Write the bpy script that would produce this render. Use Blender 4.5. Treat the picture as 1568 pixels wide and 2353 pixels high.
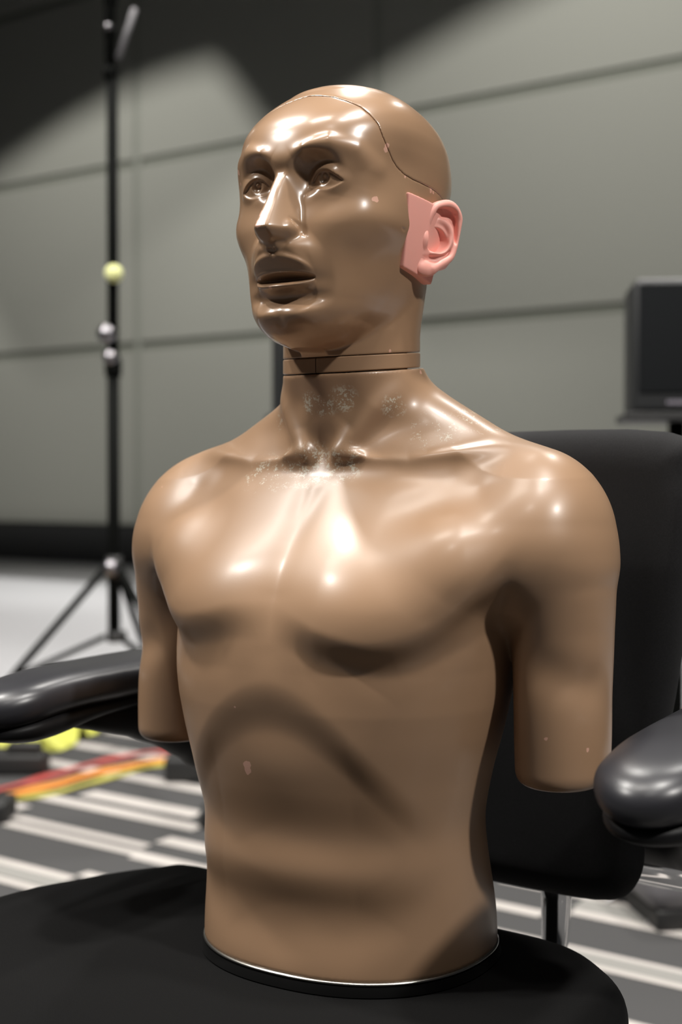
import bpy, bmesh, math, random
import numpy as np
from mathutils import Vector, Matrix

# ------------------------------------------------------------------ camera, world, lights, exposure
for o in list(bpy.data.objects): bpy.data.objects.remove(o)
SC = bpy.context.scene; COL = SC.collection
SC.view_settings.view_transform = 'Standard'; SC.view_settings.look = 'None'
SC.view_settings.gamma = 1.0; SC.view_settings.use_curve_mapping = False
SC.view_settings.exposure = 0.0
CAM_Z = .85; FPX = 2970.0
cam = bpy.data.objects.new('camera', bpy.data.cameras.new('camera')); COL.objects.link(cam); SC.camera = cam
cam.location = (0, 0, CAM_Z); cam.rotation_euler = (math.radians(90)-math.atan(66/FPX), 0, 0)
cam.data.sensor_fit = 'HORIZONTAL'; cam.data.sensor_width = 14.8; cam.data.lens = FPX/1568*14.8
cam.data.clip_start = .02; cam.data.clip_end = 60
cam.data.dof.use_dof = True; cam.data.dof.focus_distance = .985; cam.data.dof.aperture_fstop = 2.8

world = bpy.data.worlds.new('world'); SC.world = world; world.use_nodes = True
world.node_tree.nodes['Background'].inputs[0].default_value = (.92, .95, 1.0, 1)
world.node_tree.nodes['Background'].inputs[1].default_value = .014

# wall frame: WO + t * WA along the wall (to the right), WN towards the room
WO = Vector((-2.99, 14.0, 0)); WA = Vector((.828, -.561, 0)).normalized(); WN = Vector((-WA.y*-1, 0, 0))
WN = Vector((WA.y, -WA.x, 0))
def wallp(t, off, z): return WO+WA*t+WN*off+Vector((0, 0, z))

def spot(name, loc, target, power, half, blend=.3, radius=.06, color=(1, .965, .915)):
    L = bpy.data.lights.new(name, 'SPOT'); L.energy = power; L.spot_size = 2*math.radians(half); L.spot_blend = blend
    L.shadow_soft_size = radius; L.color = color
    o = bpy.data.objects.new(name, L); COL.objects.link(o); o.location = loc
    o.rotation_euler = (Vector(target)-Vector(loc)).to_track_quat('-Z', 'Y').to_euler(); return o
def area(name, loc, target, power, sx, sy, color=(1, .95, .88)):
    L = bpy.data.lights.new(name, 'AREA'); L.energy = power; L.shape = 'RECTANGLE'; L.size = sx; L.size_y = sy; L.color = color
    o = bpy.data.objects.new(name, L); COL.objects.link(o); o.location = loc
    o.rotation_euler = (Vector(target)-Vector(loc)).to_track_quat('-Z', 'Y').to_euler(); return o

# ceiling downlights: a loose grid over this end of the hall
for x, y, p in [(.80,.72,300),(2.45,-1.45,600),(.45,.10,90),(-.25,-1.15,65),(-1.65,1.75,380),(-3.1,.5,440),(.17,3.8,180)]:
    spot('ceiling_downlight_lamp', (x, y, 4.3), (x, y, 0), p, 66, .3, .14)
area('ceiling_panel_lamp', (-.75, .60, 4.3), (-.75, .60, 0), 42, 1.0, .55)
area('ceiling_panel_lamp', (-2.45, 1.30, 4.3), (-2.45, 1.30, 0), 30, .60, .35)
# profile lamps on the far wall; the unseen plates added to clip their beams are built with the hall
WASH = [wallp(1.2, 4.2, 6.6), wallp(6.6, 4.2, 6.6), wallp(-5.0, 4.2, 6.6)]
for i, p in enumerate(WASH):
    spot('profile_lamp', p, wallp((2.0, 7.4, -4.0)[i]-1.2, 0, 1.9), (1180, 1320, 900)[i], 50, .5, .028, (1, .985, .94))
# hall lights farther back
for x, y, p in ((-1.4, 5.6, 260), (1.6, 3.9, 240), (-3.4, 8.6, 420), (.3, 7.0, 200)):
    spot('hall_downlight_lamp', (x, y, 4.3), (x, y, 0), p, 50, .5, .08)

# ------------------------------------------------------------------ helpers
def tag(o, label, cat, group=None, kind=None):
    o['label'] = label; o['category'] = cat
    if group: o['group'] = group
    if kind: o['kind'] = kind
    return o
def link(name, me, mat=None, parent=None, loc=(0,0,0), rot=(0,0,0)):
    o = bpy.data.objects.new(name, me); COL.objects.link(o)
    if mat is not None:
        for m in (mat if isinstance(mat, (list, tuple)) else [mat]): me.materials.append(m)
    o.parent = parent; o.location = loc; o.rotation_euler = rot
    return o
def empty(name, loc, rz=0):
    o = bpy.data.objects.new(name, None); COL.objects.link(o); o.location = loc; o.rotation_euler = (0, 0, rz); o.empty_display_size = .05
    return o
def structure(o): o['kind'] = 'structure'; return o
class MB:
    """a bmesh that collects boxes, tubes and lathed shapes into one mesh"""
    def __init__(s): s.b = bmesh.new()
    def box(s, c, d, rot=None, bev=0.0, mat=0):
        r = bmesh.ops.create_cube(s.b, size=1); vs = r['verts']
        bmesh.ops.scale(s.b, vec=d, verts=vs)
        if bev > 0:
            es = list({e for v in vs for e in v.link_edges})
            g = bmesh.ops.bevel(s.b, geom=es, offset=bev, segments=3, affect='EDGES', profile=.5); vs = list({v for f in g['faces'] for v in f.verts}|{v for v in vs if v.is_valid})
        if rot is not None: bmesh.ops.rotate(s.b, cent=(0,0,0), matrix=rot, verts=vs)
        bmesh.ops.translate(s.b, vec=c, verts=vs)
        for f in {f for v in vs for f in v.link_faces}: f.material_index = mat
        return s
    def tube(s, pts, rad, n=14, caps=True, mat=0):
        pts = [Vector(p) for p in pts]; rad = rad if hasattr(rad, '__len__') else [rad]*len(pts)
        rings = []; up = None
        for i, p in enumerate(pts):
            d = (pts[min(i+1, len(pts)-1)]-pts[max(i-1, 0)]).normalized()
            if up is None: up = Vector((0,0,1)) if abs(d.z) < .9 else Vector((1,0,0))
            x = d.cross(up).normalized(); y = x.cross(d).normalized(); up = y
            rings.append([s.b.verts.new(p+(x*math.cos(a)+y*math.sin(a))*rad[i]) for a in [2*math.pi*k/n for k in range(n)]])
        for a, b in zip(rings, rings[1:]):
            for k in range(n): f = s.b.faces.new((a[k], a[(k+1)%n], b[(k+1)%n], b[k])); f.smooth = True; f.material_index = mat
        if caps: s.b.faces.new(rings[0][::-1]); s.b.faces.new(rings[-1])
        return s
    def lathe(s, prof, c=(0,0,0), n=48, mat=0):
        rings = []
        for r, z in prof:
            rings.append([s.b.verts.new((c[0]+r*math.cos(2*math.pi*k/n), c[1]+r*math.sin(2*math.pi*k/n), c[2]+z)) for k in range(n)] if r > 1e-6 else [s.b.verts.new((c[0], c[1], c[2]+z))])
        for a, b in zip(rings, rings[1:]):
            for k in range(n):
                v = [a[k % len(a)], a[(k+1) % len(a)], b[(k+1) % len(b)], b[k % len(b)]]; u = []
                for q in v:
                    if q not in u: u.append(q)
                if len(u) > 2: f = s.b.faces.new(u); f.smooth = True; f.material_index = mat
        return s
    def quad(s, pts, mat=0):
        f = s.b.faces.new([s.b.verts.new(p) for p in pts]); f.material_index = mat; return s
    def build(s, name, mat, parent=None, loc=(0,0,0), rot=(0,0,0), smooth=None):
        bmesh.ops.recalc_face_normals(s.b, faces=s.b.faces)
        me = bpy.data.meshes.new(name); s.b.to_mesh(me); s.b.free()
        if smooth:
            me.polygons.foreach_set('use_smooth', [True]*len(me.polygons)); me.set_sharp_from_angle(angle=math.radians(smooth))
        return link(name, me, mat, parent, loc, rot)
def pixel(px, py, depth):
    """point seen at a photo pixel at a given distance along y"""
    p = math.atan(66/FPX); x = (px-784)/FPX; up = (1176-py)/FPX
    d = Vector((x, math.cos(p)+up*math.sin(p), -math.sin(p)+up*math.cos(p)))
    return Vector((0,0,CAM_Z))+d*(depth/d.y)

# ------------------------------------------------------------------ materials
def mat(name, color, rough=.5, metal=0.0, coat=0.0, coat_rough=.1, spec=.5, sheen=0.0):
    m = bpy.data.materials.new(name); m.use_nodes = True; b = m.node_tree.nodes['Principled BSDF']
    b.inputs['Base Color'].default_value = (*color, 1); b.inputs['Roughness'].default_value = rough; b.inputs['Metallic'].default_value = metal
    b.inputs['Coat Weight'].default_value = coat; b.inputs['Coat Roughness'].default_value = coat_rough
    b.inputs['Specular IOR Level'].default_value = spec; b.inputs['Sheen Weight'].default_value = sheen
    return m
class NT:
    def __init__(s, m): s.t = m.node_tree; s.b = s.t.nodes['Principled BSDF']
    def n(s, typ, **kw):
        x = s.t.nodes.new(typ)
        for k, v in kw.items(): setattr(x, k, v)
        return x
    def l(s, a, b): s.t.links.new(a, b)
    def val(s, sock, v):
        if isinstance(v, (int, float)): sock.default_value = v
        elif isinstance(v, tuple): sock.default_value = v
        else: s.l(v, sock)
    def math(s, op, a, b=0.0, c=0.0):
        x = s.n('ShaderNodeMath', operation=op); s.val(x.inputs[0], a); s.val(x.inputs[1], b); s.val(x.inputs[2], c); return x.outputs[0]
    def vmath(s, op, a, b=(0,0,0)):
        x = s.n('ShaderNodeVectorMath', operation=op); s.val(x.inputs[0], a); s.val(x.inputs[1], b)
        return x.outputs['Value'] if op in ('DISTANCE','LENGTH','DOT_PRODUCT') else x.outputs[0]
    def noise(s, vec, scale, detail=2.0, rough=.5):
        x = s.n('ShaderNodeTexNoise'); s.l(vec, x.inputs['Vector']); x.inputs['Scale'].default_value = scale
        x.inputs['Detail'].default_value = detail; x.inputs['Roughness'].default_value = rough; return x.outputs['Fac']
    def ramp(s, f, lo, hi):
        x = s.n('ShaderNodeMapRange'); s.val(x.inputs[0], f); x.inputs[1].default_value = lo; x.inputs[2].default_value = hi; return x.outputs[0]
    def mix(s, f, a, b):
        x = s.n('ShaderNodeMix', data_type='RGBA'); s.val(x.inputs[0], f); s.val(x.inputs[6], a); s.val(x.inputs[7], b); return x.outputs[2]
    def obj(s): return s.n('ShaderNodeTexCoord').outputs['Object']
    def bump(s, h, strength, dist):
        x = s.n('ShaderNodeBump'); x.inputs['Strength'].default_value = strength; x.inputs['Distance'].default_value = dist; s.l(h, x.inputs['Height']); s.l(x.outputs[0], s.b.inputs['Normal'])
def skin(name, rough, coat, coat_rough, chips=(), scuffs=(), grain=0.0):
    """brown lacquer with chipped spots (pink undercoat) and pale rubbed patches; positions are (u, v, w)"""
    m = mat(name, SKIN, rough, coat=coat, coat_rough=coat_rough); t = NT(m); p = t.obj()
    col = t.mix(t.math('MULTIPLY', t.noise(p, 9, 3), .25), (*SKIN, 1), (SKIN[0]*.86, SKIN[1]*.84, SKIN[2]*.82, 1))
    rgh = rough
    if scuffs:
        fine = t.noise(p, 620, 3, .7); broad = t.noise(p, 130, 2, .6); tot = None
        for (u, v, w, r, thr) in scuffs:
            d = t.math('DIVIDE', t.vmath('DISTANCE', p, (-u, v, w)), r)
            k = t.math('MULTIPLY', t.ramp(d, 1.0, .45), t.ramp(t.math('ADD', t.math('MULTIPLY', fine, .55), t.math('MULTIPLY', broad, .45)), thr, thr+.035))
            tot = k if tot is None else t.math('MAXIMUM', tot, k)
        col = t.mix(t.math('MULTIPLY', tot, .7), col, (.62, .60, .50, 1))
    if chips:
        jag = t.math('MULTIPLY', t.math('SUBTRACT', t.noise(p, 260, 2), .5), .004); tot = None
        for (u, v, w, r) in chips:
            d = t.math('ADD', t.vmath('DISTANCE', p, (-u, v, w)), jag)
            k = t.math('LESS_THAN', d, r); tot = k if tot is None else t.math('MAXIMUM', tot, k)
        col = t.mix(tot, col, (.62, .36, .27, 1))
    t.l(col, t.b.inputs['Base Color'])
    if grain: t.bump(t.noise(p, 900, 2), grain, .0004)
    return m
def fabric(name, color, scale, strength):
    m = mat(name, color, .92, spec=.12, sheen=.02); t = NT(m); p = t.obj()
    w = t.n('ShaderNodeTexWave', wave_type='BANDS', bands_direction='DIAGONAL'); t.l(p, w.inputs['Vector']); w.inputs['Scale'].default_value = scale
    w.inputs['Distortion'].default_value = 1.2; w.inputs['Detail'].default_value = 1
    c = t.mix(t.math('MULTIPLY', w.outputs['Fac'], t.noise(p, scale*1.3, 1)), (*[v*.65 for v in color], 1), (*[v*1.7 for v in color], 1))
    t.l(c, t.b.inputs['Base Color']); t.bump(w.outputs['Fac'], strength, .0006); return m
SKIN = (.345, .213, .127)
TORSO_H, HEAD_H = .0018, .0008
# ------------------------------------------------------------------ the hall: floor, far wall of big panels, skirting
M_panel = mat('wall_panel_grey_green', (.24,.24,.212), .75, spec=.2)
t_ = NT(M_panel); p_ = t_.obj()
w_ = t_.n('ShaderNodeTexWave', wave_type='BANDS', bands_direction='Z'); t_.l(p_, w_.inputs['Vector']); w_.inputs['Scale'].default_value = 22
t_.l(t_.mix(t_.math('MULTIPLY', t_.math('POWER', w_.outputs['Fac'], 6.0), .35), (.24,.24,.212,1), (.165,.165,.145,1)), t_.b.inputs['Base Color'])
M_groove = mat('wall_groove_dark', (.135,.14,.115), .8)
M_seam = mat('wall_seam_grey', (.185,.19,.163), .8)
M_skirt = mat('skirting_black', (.018,.018,.018), .6)
M_carpet = mat('carpet_charcoal', (.105,.105,.108), .95, spec=.1)
t_ = NT(M_carpet); p_ = t_.obj()
t_.l(t_.mix(t_.noise(p_, 300, 3, .8), (.046,.046,.048,1), (.094,.093,.092,1)), t_.b.inputs['Base Color'])
M_cream = mat('carpet_cream_stripe', (.47,.44,.415), .95, spec=.1)
M_mid = mat('carpet_grey_stripe', (.26,.255,.24), .95, spec=.1)
M_pale = mat('pale_floor', (.46,.46,.475), .55)
mb = MB(); a, b = -19.0, 13.5
def wbox(mb, t0, t1, z0, z1, d0, d1, mi):
    ps = [wallp(t, d, z) for t in (t0, t1) for d in (d0, d1) for z in (z0, z1)]
    vs = [mb.b.verts.new(p) for p in ps]
    for f in ((0,1,3,2),(4,6,7,5),(0,4,5,1),(2,3,7,6),(0,2,6,4),(1,5,7,3)): mb.b.faces.new([vs[i] for i in f]).material_index = mi
wbox(mb, a, b, 0, 8.2, -.20, -.03, 1)
zs = [.38, 2.27, 4.15, 6.03, 8.2]; ts = [a]+[-1.88-2.95*k for k in (5,4,3,2,1,0)]+[1.07+2.95*k for k in range(4)]+[b]
ts = sorted(ts)
for z0, z1 in zip(zs, zs[1:]):
    for t0, t1 in zip(ts, ts[1:]): wbox(mb, t0+.040, t1-.040, z0+.045, z1-.045, -.03, .0, 0)
for t in ts[1:-1]: wbox(mb, t-.040, t+.040, .4, 8.1, -.029, -.012, 2)
structure(mb.build('wall_back', [M_panel, M_groove, M_seam]))
mb = MB(); wbox(mb, a, b, 0, .40, -.03, .03, 0); structure(mb.build('baseboard_back', M_skirt))
# carpet stripes run along SP; SQ is across them
SP = Vector((.8178,-.5755,0)); SQ = Vector((.5755,.8178,0)); CARPET_END = 3.36
STRIPES = [(2.895,2.965,-3.4,-2.60,1),(2.660,2.725,-3.10,-2.20,1),(2.447,2.515,-2.60,-2.19,1),(2.358,2.412,-2.68,-2.105,1),(2.243,2.297,-2.95,-2.61,1),(2.180,2.213,-2.58,-2.10,1),
 (2.124,2.160,-2.53,-2.075,1),(2.105,2.157,-2.075,-1.70,1),(2.232,2.288,-2.11,-1.75,1),(1.907,1.938,-2.8,-2.06,1),(1.850,1.905,-2.8,-2.05,2),(1.818,1.846,-2.8,-2.05,1),(1.944,1.980,-2.07,-1.6,1),
 (2.275,2.316,-1.6,-1.13,1),(2.328,2.366,-1.09,-.30,1),(2.362,2.430,-1.10,-.40,2),(2.430,2.450,-1.3,-.40,1),(2.151,2.171,-1.5,-.2,1),(2.108,2.154,-1.5,-.2,2),(2.088,2.109,-1.5,-.2,1),(1.895,1.918,-.825,-.3,1),
 (3.12,3.17,-3.3,-2.4,1),(2.80,2.84,-1.9,-.6,1),(2.62,2.66,-1.5,.2,1),(3.05,3.12,-1.8,.4,1),(1.55,1.60,-2.4,-.7,1),(1.30,1.34,-1.9,.1,1),(1.05,1.12,-1.4,-.2,1),(2.0,2.05,.1,1.4,1),(2.5,2.54,.3,1.6,1),(1.6,1.66,-.2,1.2,1),(.7,.74,-1.2,.6,1),(2.35,2.40,-4.6,-3.1,1),(2.75,2.80,-4.8,-3.5,1)]
def carp(p, q, z=0): return SP*p+SQ*q+Vector((0,0,z))
mb = MB()
mb.quad([carp(-14,-3), carp(-14,CARPET_END), carp(20,CARPET_END), carp(20,-3)], 0)
mb.quad([carp(-14,CARPET_END), carp(-14,20), carp(20,20), carp(20,CARPET_END)], 3)
for q0, q1, p0, p1, mi in STRIPES:
    mb.quad([carp(p0,q0,.001+.0004*mi), carp(p1,q0,.001+.0004*mi), carp(p1,q1,.001+.0004*mi), carp(p0,q1,.001+.0004*mi)], mi)
structure(mb.build('floor', [M_carpet, M_cream, M_mid, M_pale]))

# ------------------------------------------------------------------ profile lamps hanging in front of the far wall, each with three added plates that shape its light
M_lamp = mat('stage_lamp_black', (.02,.02,.02), .6)
def wall_lamp(i, tk, zk, label):
    """added plates are set so that the beam ends along two lines meeting at (tk, zk) on the wall"""
    L0 = WASH[i]; t = tag(empty('stage_lamp', L0), label, 'lamp', None); sfr = .11
    def blocker(poly, name, lift):  # out-of-view plate, shaped back from the shadow edge wanted on the wall
        mb = MB(); P = [(wallp(a_, 0, z_)-L0)*(sfr+lift) for a_, z_ in poly]; nrm = WN*.003
        lo_, hi_ = [mb.b.verts.new(p) for p in P], [mb.b.verts.new(p+nrm) for p in P]
        mb.b.faces.new(lo_); mb.b.faces.new(hi_[::-1]); n_ = len(P)
        for k in range(n_): mb.b.faces.new((lo_[k], lo_[(k+1)%n_], hi_[(k+1)%n_], hi_[k]))
        mb.build(name, M_lamp, t)
    blocker([(tk+a_, zk+b_) for a_, b_ in ((-12,-4.3),(-3.06,-.66),(-2.0,-.32),(-1.06,-.10),(-.5,-.04),(0,-.03),(.6,0),(.6,9),(-12,9))], 'light_blocker', 0)
    blocker([(tk-.1, zk+.12), (tk+.25, zk-.20), (tk+2.4, zk-1.2*2.4), (tk+9, zk-1.2*2.4), (tk+9, zk+9), (tk-.1, zk+9)], 'light_blocker', .006)
    blocker([(tk-12, .25), (tk+12, .25), (tk+12, -6), (tk-12, -6)], 'light_blocker', .003)  # unseen plate added to keep the beam off the floor
    ax = (wallp(tk-1.2, 0, 1.9)-L0).normalized()
    mb = MB(); mb.tube([-ax*.30, -ax*.05], .11, n=24); mb.build('housing', M_lamp, t)
wall_lamp(0, 2.02, 5.02, 'black stage lamp with added light blockers, left of the three lighting the far wall')
wall_lamp(1, 7.05, 5.15, 'black stage lamp with added light blockers, right of the three lighting the far wall')
wall_lamp(2, -3.0, 5.02, 'black stage lamp with added light blockers, farthest left of the three above the far wall')
# ------------------------------------------------------------------ sculpting kit
# A shape is a signed field on a grid (negative inside); the surface is pulled out as quads.
class Field:
    def __init__(s, lo, hi, h):
        s.lo = np.array(lo, np.float32); s.h = h
        n = [int(math.ceil((hi[i]-lo[i])/h))+1 for i in range(3)]
        s.ax = [(lo[i]+h*np.arange(n[i])).astype(np.float32) for i in range(3)]
        s.F = np.full(n, 1.0, np.float32)
    def sl(s, box=None):
        if box is None: return (slice(None),)*3
        out = []
        for i in range(3):
            a, b = box[i]
            out.append(slice(int(np.searchsorted(s.ax[i], a)), int(np.searchsorted(s.ax[i], b))))
        return tuple(out)
    def grid(s, sl):
        return s.ax[0][sl[0]][:,None,None], s.ax[1][sl[1]][None,:,None], s.ax[2][sl[2]][None,None,:]
    def union(s, fn, k=0.0, box=None):
        q = s.sl(box); s.F[q] = smin(s.F[q], fn(*s.grid(q)), k)
    def cut(s, fn, k=0.0, box=None):
        q = s.sl(box); s.F[q] = smax(s.F[q], -fn(*s.grid(q)), k)
    def keep(s, fn, k=0.0, box=None):
        q = s.sl(box); s.F[q] = smax(s.F[q], fn(*s.grid(q)), k)
    def add(s, fn, box=None):                      # raise (positive) or sink (negative) the surface
        q = s.sl(box); s.F[q] -= fn(*s.grid(q))
    def bump(s, c, r, amp, both=True):             # gaussian swelling or dent
        for sg in ((1,-1) if both and abs(c[0]) > 1e-6 else (1,)):
            cc = (c[0]*sg, c[1], c[2])
            q = s.sl([(cc[i]-3*r[i], cc[i]+3*r[i]) for i in range(3)])
            X, Y, Z = s.grid(q)
            s.F[q] -= (amp*np.exp(-((X-cc[0])/r[0])**2)*np.exp(-((Y-cc[1])/r[1])**2)*np.exp(-((Z-cc[2])/r[2])**2)).astype(np.float32)
    def ridge(s, pts, w, amp, both=True):          # ridge or groove along a polyline; w and amp may vary per point
        n = len(pts)
        ws = w if hasattr(w, '__len__') else [w]*n
        am = amp if hasattr(amp, '__len__') else [amp]*n
        for sg in ((1,-1) if both else (1,)):
            P = np.array([(p[0]*sg, p[1], p[2]) for p in pts], np.float32)
            m = 3*max(ws)
            q = s.sl([(P[:,i].min()-m, P[:,i].max()+m) for i in range(3)])
            X, Y, Z = s.grid(q)
            best = None
            for i in range(n-1):
                d, t = seg(X, Y, Z, P[i], P[i+1])
                ww = ws[i]+(ws[i+1]-ws[i])*t; aa = am[i]+(am[i+1]-am[i])*t
                e = aa*np.exp(-(d/ww)**2)
                best = e if best is None else np.where(np.abs(e) > np.abs(best), e, best)
            s.F[q] -= best
    def mesh(s, name, smooth=2, flip=True):      # flip: (u, v, w) has u to the left; Blender's local x points right
        return nets(s, name, smooth, flip)

def smin(a, b, k):
    if k <= 0: return np.minimum(a, b)
    h = np.maximum(k-np.abs(a-b), 0)/k
    return np.minimum(a, b)-h*h*k*0.25
def smax(a, b, k): return -smin(-a, -b, k)
def seg(X, Y, Z, a, b):
    d = [float(b[i]-a[i]) for i in range(3)]; L = sum(v*v for v in d)+1e-12
    t = np.clip(((X-a[0])*d[0]+(Y-a[1])*d[1]+(Z-a[2])*d[2])/L, 0, 1)
    return np.sqrt((X-a[0]-t*d[0])**2+(Y-a[1]-t*d[1])**2+(Z-a[2]-t*d[2])**2), t
def capsule(a, b, ra, rb):
    def f(X, Y, Z):
        d, t = seg(X, Y, Z, a, b); return d-(ra+(rb-ra)*t)
    return f
def chain(pts, rad, k=0.0):
    def f(X, Y, Z):
        o = None
        for i in range(len(pts)-1):
            d, t = seg(X, Y, Z, pts[i], pts[i+1]); d = d-(rad[i]+(rad[i+1]-rad[i])*t)
            o = d if o is None else smin(o, d, k)
        return o
    return f
def ellipsoid(c, r):
    def f(X, Y, Z):
        x, y, z = X-c[0], Y-c[1], Z-c[2]
        k0 = np.sqrt((x/r[0])**2+(y/r[1])**2+(z/r[2])**2)+1e-9
        k1 = np.sqrt((x/r[0]**2)**2+(y/r[1]**2)**2+(z/r[2]**2)**2)+1e-9
        return k0*(k0-1)/k1
    return f
def mirror(fn): return lambda X, Y, Z: fn(np.abs(X), Y, Z)
def spline(xs, ys):
    xs = np.array(xs, float); ys = np.array(ys, float)
    m = np.gradient(ys, xs)
    def f(x):
        x = np.clip(x, xs[0], xs[-1]); i = np.clip(np.searchsorted(xs, x)-1, 0, len(xs)-2)
        h = xs[i+1]-xs[i]; t = (x-xs[i])/h
        return ((1+2*t)*(1-t)**2*ys[i]+t*(1-t)**2*h*m[i]+t*t*(3-2*t)*ys[i+1]+t*t*(t-1)*h*m[i+1]).astype(np.float32)
    return f
def loft(rows, uc=None, vc=None):
    """rows: (w, half width, front reach, back reach, exponent); sections are super-ellipses round (uc, vc)"""
    R = sorted(rows); W = [r[0] for r in R]
    fa, fb, fc, fn_ = (spline(W, [r[i] for r in R]) for i in (1,2,3,4))
    def f(X, Y, Z):
        a, b, c, n = fa(Z), fb(Z), fc(Z), fn_(Z)
        x = X-(uc(Z) if uc else 0); y = Y-(vc(Z) if vc else 0)
        n = np.float32(np.mean(n)) if np.ptp(n) < 1e-4 else n
        bb = np.where(y > 0, b, c)
        q = ((np.abs(x)/a)**n+(np.abs(y)/bb)**n)**(1.0/n)+1e-6
        r = np.sqrt(x*x+y*y)
        d = (r*(1-1/q)).astype(np.float32)-np.where(q < 1e-3, a*0.5, 0)
        return np.maximum(np.maximum(d, Z-np.float32(W[-1])), np.float32(W[0])-Z).astype(np.float32)
    return f

def tri(F, lo, h, P):
    g = (P-lo)/h; n = np.array(F.shape)
    i = np.clip(np.floor(g).astype(int), 0, n-2); t = (g-i).astype(np.float32)
    o = 0
    for a in (0,1):
        for b in (0,1):
            for c in (0,1):
                wgt = (t[:,0] if a else 1-t[:,0])*(t[:,1] if b else 1-t[:,1])*(t[:,2] if c else 1-t[:,2])
                o = o+wgt*F[i[:,0]+a, i[:,1]+b, i[:,2]+c]
    return o
def nets(fl, name, smooth=2, flip=True):
    F, lo, h = fl.F, fl.lo, fl.h
    ins = F < 0
    c = np.zeros(np.array(F.shape)-1, np.int8)
    for a in (0,1):
        for b in (0,1):
            for d in (0,1):
                c += ins[a:F.shape[0]-1+a, b:F.shape[1]-1+b, d:F.shape[2]-1+d]
    I = np.argwhere((c > 0) & (c < 8))
    vid = np.full(c.shape, -1, np.int32); vid[I[:,0], I[:,1], I[:,2]] = np.arange(len(I))
    off = [(a,b,d) for a in (0,1) for b in (0,1) for d in (0,1)]
    V8 = np.stack([F[I[:,0]+a, I[:,1]+b, I[:,2]+d] for a,b,d in off], 1)
    acc = np.zeros((len(I),3), np.float32); cnt = np.zeros(len(I), np.float32)
    for p in range(8):
        for q in range(p+1, 8):
            if sum(abs(off[p][i]-off[q][i]) for i in range(3)) != 1: continue
            f0, f1 = V8[:,p], V8[:,q]; m = (f0 < 0) != (f1 < 0)
            t = np.where(m, f0/np.where(m, f0-f1, 1), 0)
            for i in range(3): acc[:,i] += m*(off[p][i]+t*(off[q][i]-off[p][i]))
            cnt += m
    P = lo+h*(I+acc/cnt[:,None])
    faces = []
    for ax in range(3):
        s0 = [slice(None)]*3; s1 = [slice(None)]*3; s0[ax] = slice(0,-1); s1[ax] = slice(1,None)
        a, b = ins[tuple(s0)], ins[tuple(s1)]
        E = np.argwhere(a != b); o1, o2 = [i for i in range(3) if i != ax]
        ok = (E[:,o1] > 0) & (E[:,o2] > 0) & (E[:,o1] < F.shape[o1]-1) & (E[:,o2] < F.shape[o2]-1)
        E = E[ok]; w = a[E[:,0], E[:,1], E[:,2]]
        q = []
        for d1, d2 in ((-1,-1),(0,-1),(0,0),(-1,0)):
            e = E.copy(); e[:,o1] += d1; e[:,o2] += d2; q.append(vid[e[:,0], e[:,1], e[:,2]])
        Q = np.stack(q, 1)
        fl_ = w if ax != 1 else ~w
        Q[~fl_] = Q[~fl_][:, ::-1]
        faces.append(Q)
    Q = np.concatenate(faces)
    G = np.gradient(F, h)
    def grad(P): return np.stack([tri(g, lo, h, P) for g in G], 1)
    # relax along the surface, then pull back on to it
    A = np.concatenate([Q[:,0],Q[:,1],Q[:,2],Q[:,3]]); B = np.concatenate([Q[:,1],Q[:,2],Q[:,3],Q[:,0]])
    deg = np.bincount(A, minlength=len(P)).astype(np.float32)[:,None]
    for it in range(smooth):
        S = np.stack([np.bincount(A, P[B,i], len(P)) for i in range(3)], 1)/deg
        P = P+0.5*(S-P)
        for _ in range(2):
            g = grad(P); f = tri(F, lo, h, P)
            st = -(f/np.maximum((g*g).sum(1), 0.05))[:,None]*g
            ln = np.linalg.norm(st, axis=1, keepdims=True); st *= np.minimum(1, 0.5*h/np.maximum(ln, 1e-9))
            P = P+st
    N = grad(P); N /= np.maximum(np.linalg.norm(N, axis=1, keepdims=True), 1e-9)
    if flip: P[:,0] *= -1; N[:,0] *= -1; Q = Q[:, ::-1].copy()
    me = bpy.data.meshes.new(name)
    me.vertices.add(len(P)); me.vertices.foreach_set('co', P.astype(np.float32).ravel())
    me.loops.add(Q.size); me.loops.foreach_set('vertex_index', Q.astype(np.int32).ravel())
    me.polygons.add(len(Q)); me.polygons.foreach_set('loop_start', np.arange(0, Q.size, 4, dtype=np.int32))
    me.polygons.foreach_set('use_smooth', np.ones(len(Q), bool))
    me.update(calc_edges=True); me.validate()
    if len(me.vertices) == len(P):
        me.normals_split_custom_set_from_vertices([tuple(n) for n in N.tolist()])
    return me
# ------------------------------------------------------------------ mannequin torso (u = its left, v = forward, w = up from the cut waist)
TRUNK = [  # w, half width, front, back, exponent
 (-.020,.1210,.1120,.098,2.25),(.020,.1205,.1120,.096,2.25),(.050,.1190,.1095,.091,2.25),(.080,.1175,.1110,.088,2.25),(.105,.1170,.1080,.088,2.25),
 (.140,.1225,.1100,.092,2.25),(.180,.1330,.1140,.100,2.25),(.220,.1410,.1150,.106,2.3),(.260,.1455,.1120,.110,2.35),
 (.300,.1480,.1010,.112,2.4),(.335,.1500,.0830,.108,2.4),(.365,.1400,.0640,.098,2.4),(.390,.1100,.0480,.085,2.3),(.415,.0700,.0380,.068,2.2),(.450,.0450,.0320,.045,2.2),(.490,.030,.02,.03,2.2)]
ARM = [(.130,.0335,.0400,.0400,2.1),(.170,.0352,.0420,.0420,2.1),(.215,.0360,.0432,.0432,2.1),(.255,.0385,.0455,.0455,2.1),(.290,.0430,.0510,.0500,2.1),
 (.315,.0420,.0490,.0480,2.1),(.335,.0320,.0380,.0370,2.1),(.350,.0150,.0180,.0180,2.05)]
arm_u = spline([.13,.2,.26,.32,.36,.40],[.1820,.1810,.1785,.1690,.1620,.156])
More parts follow.
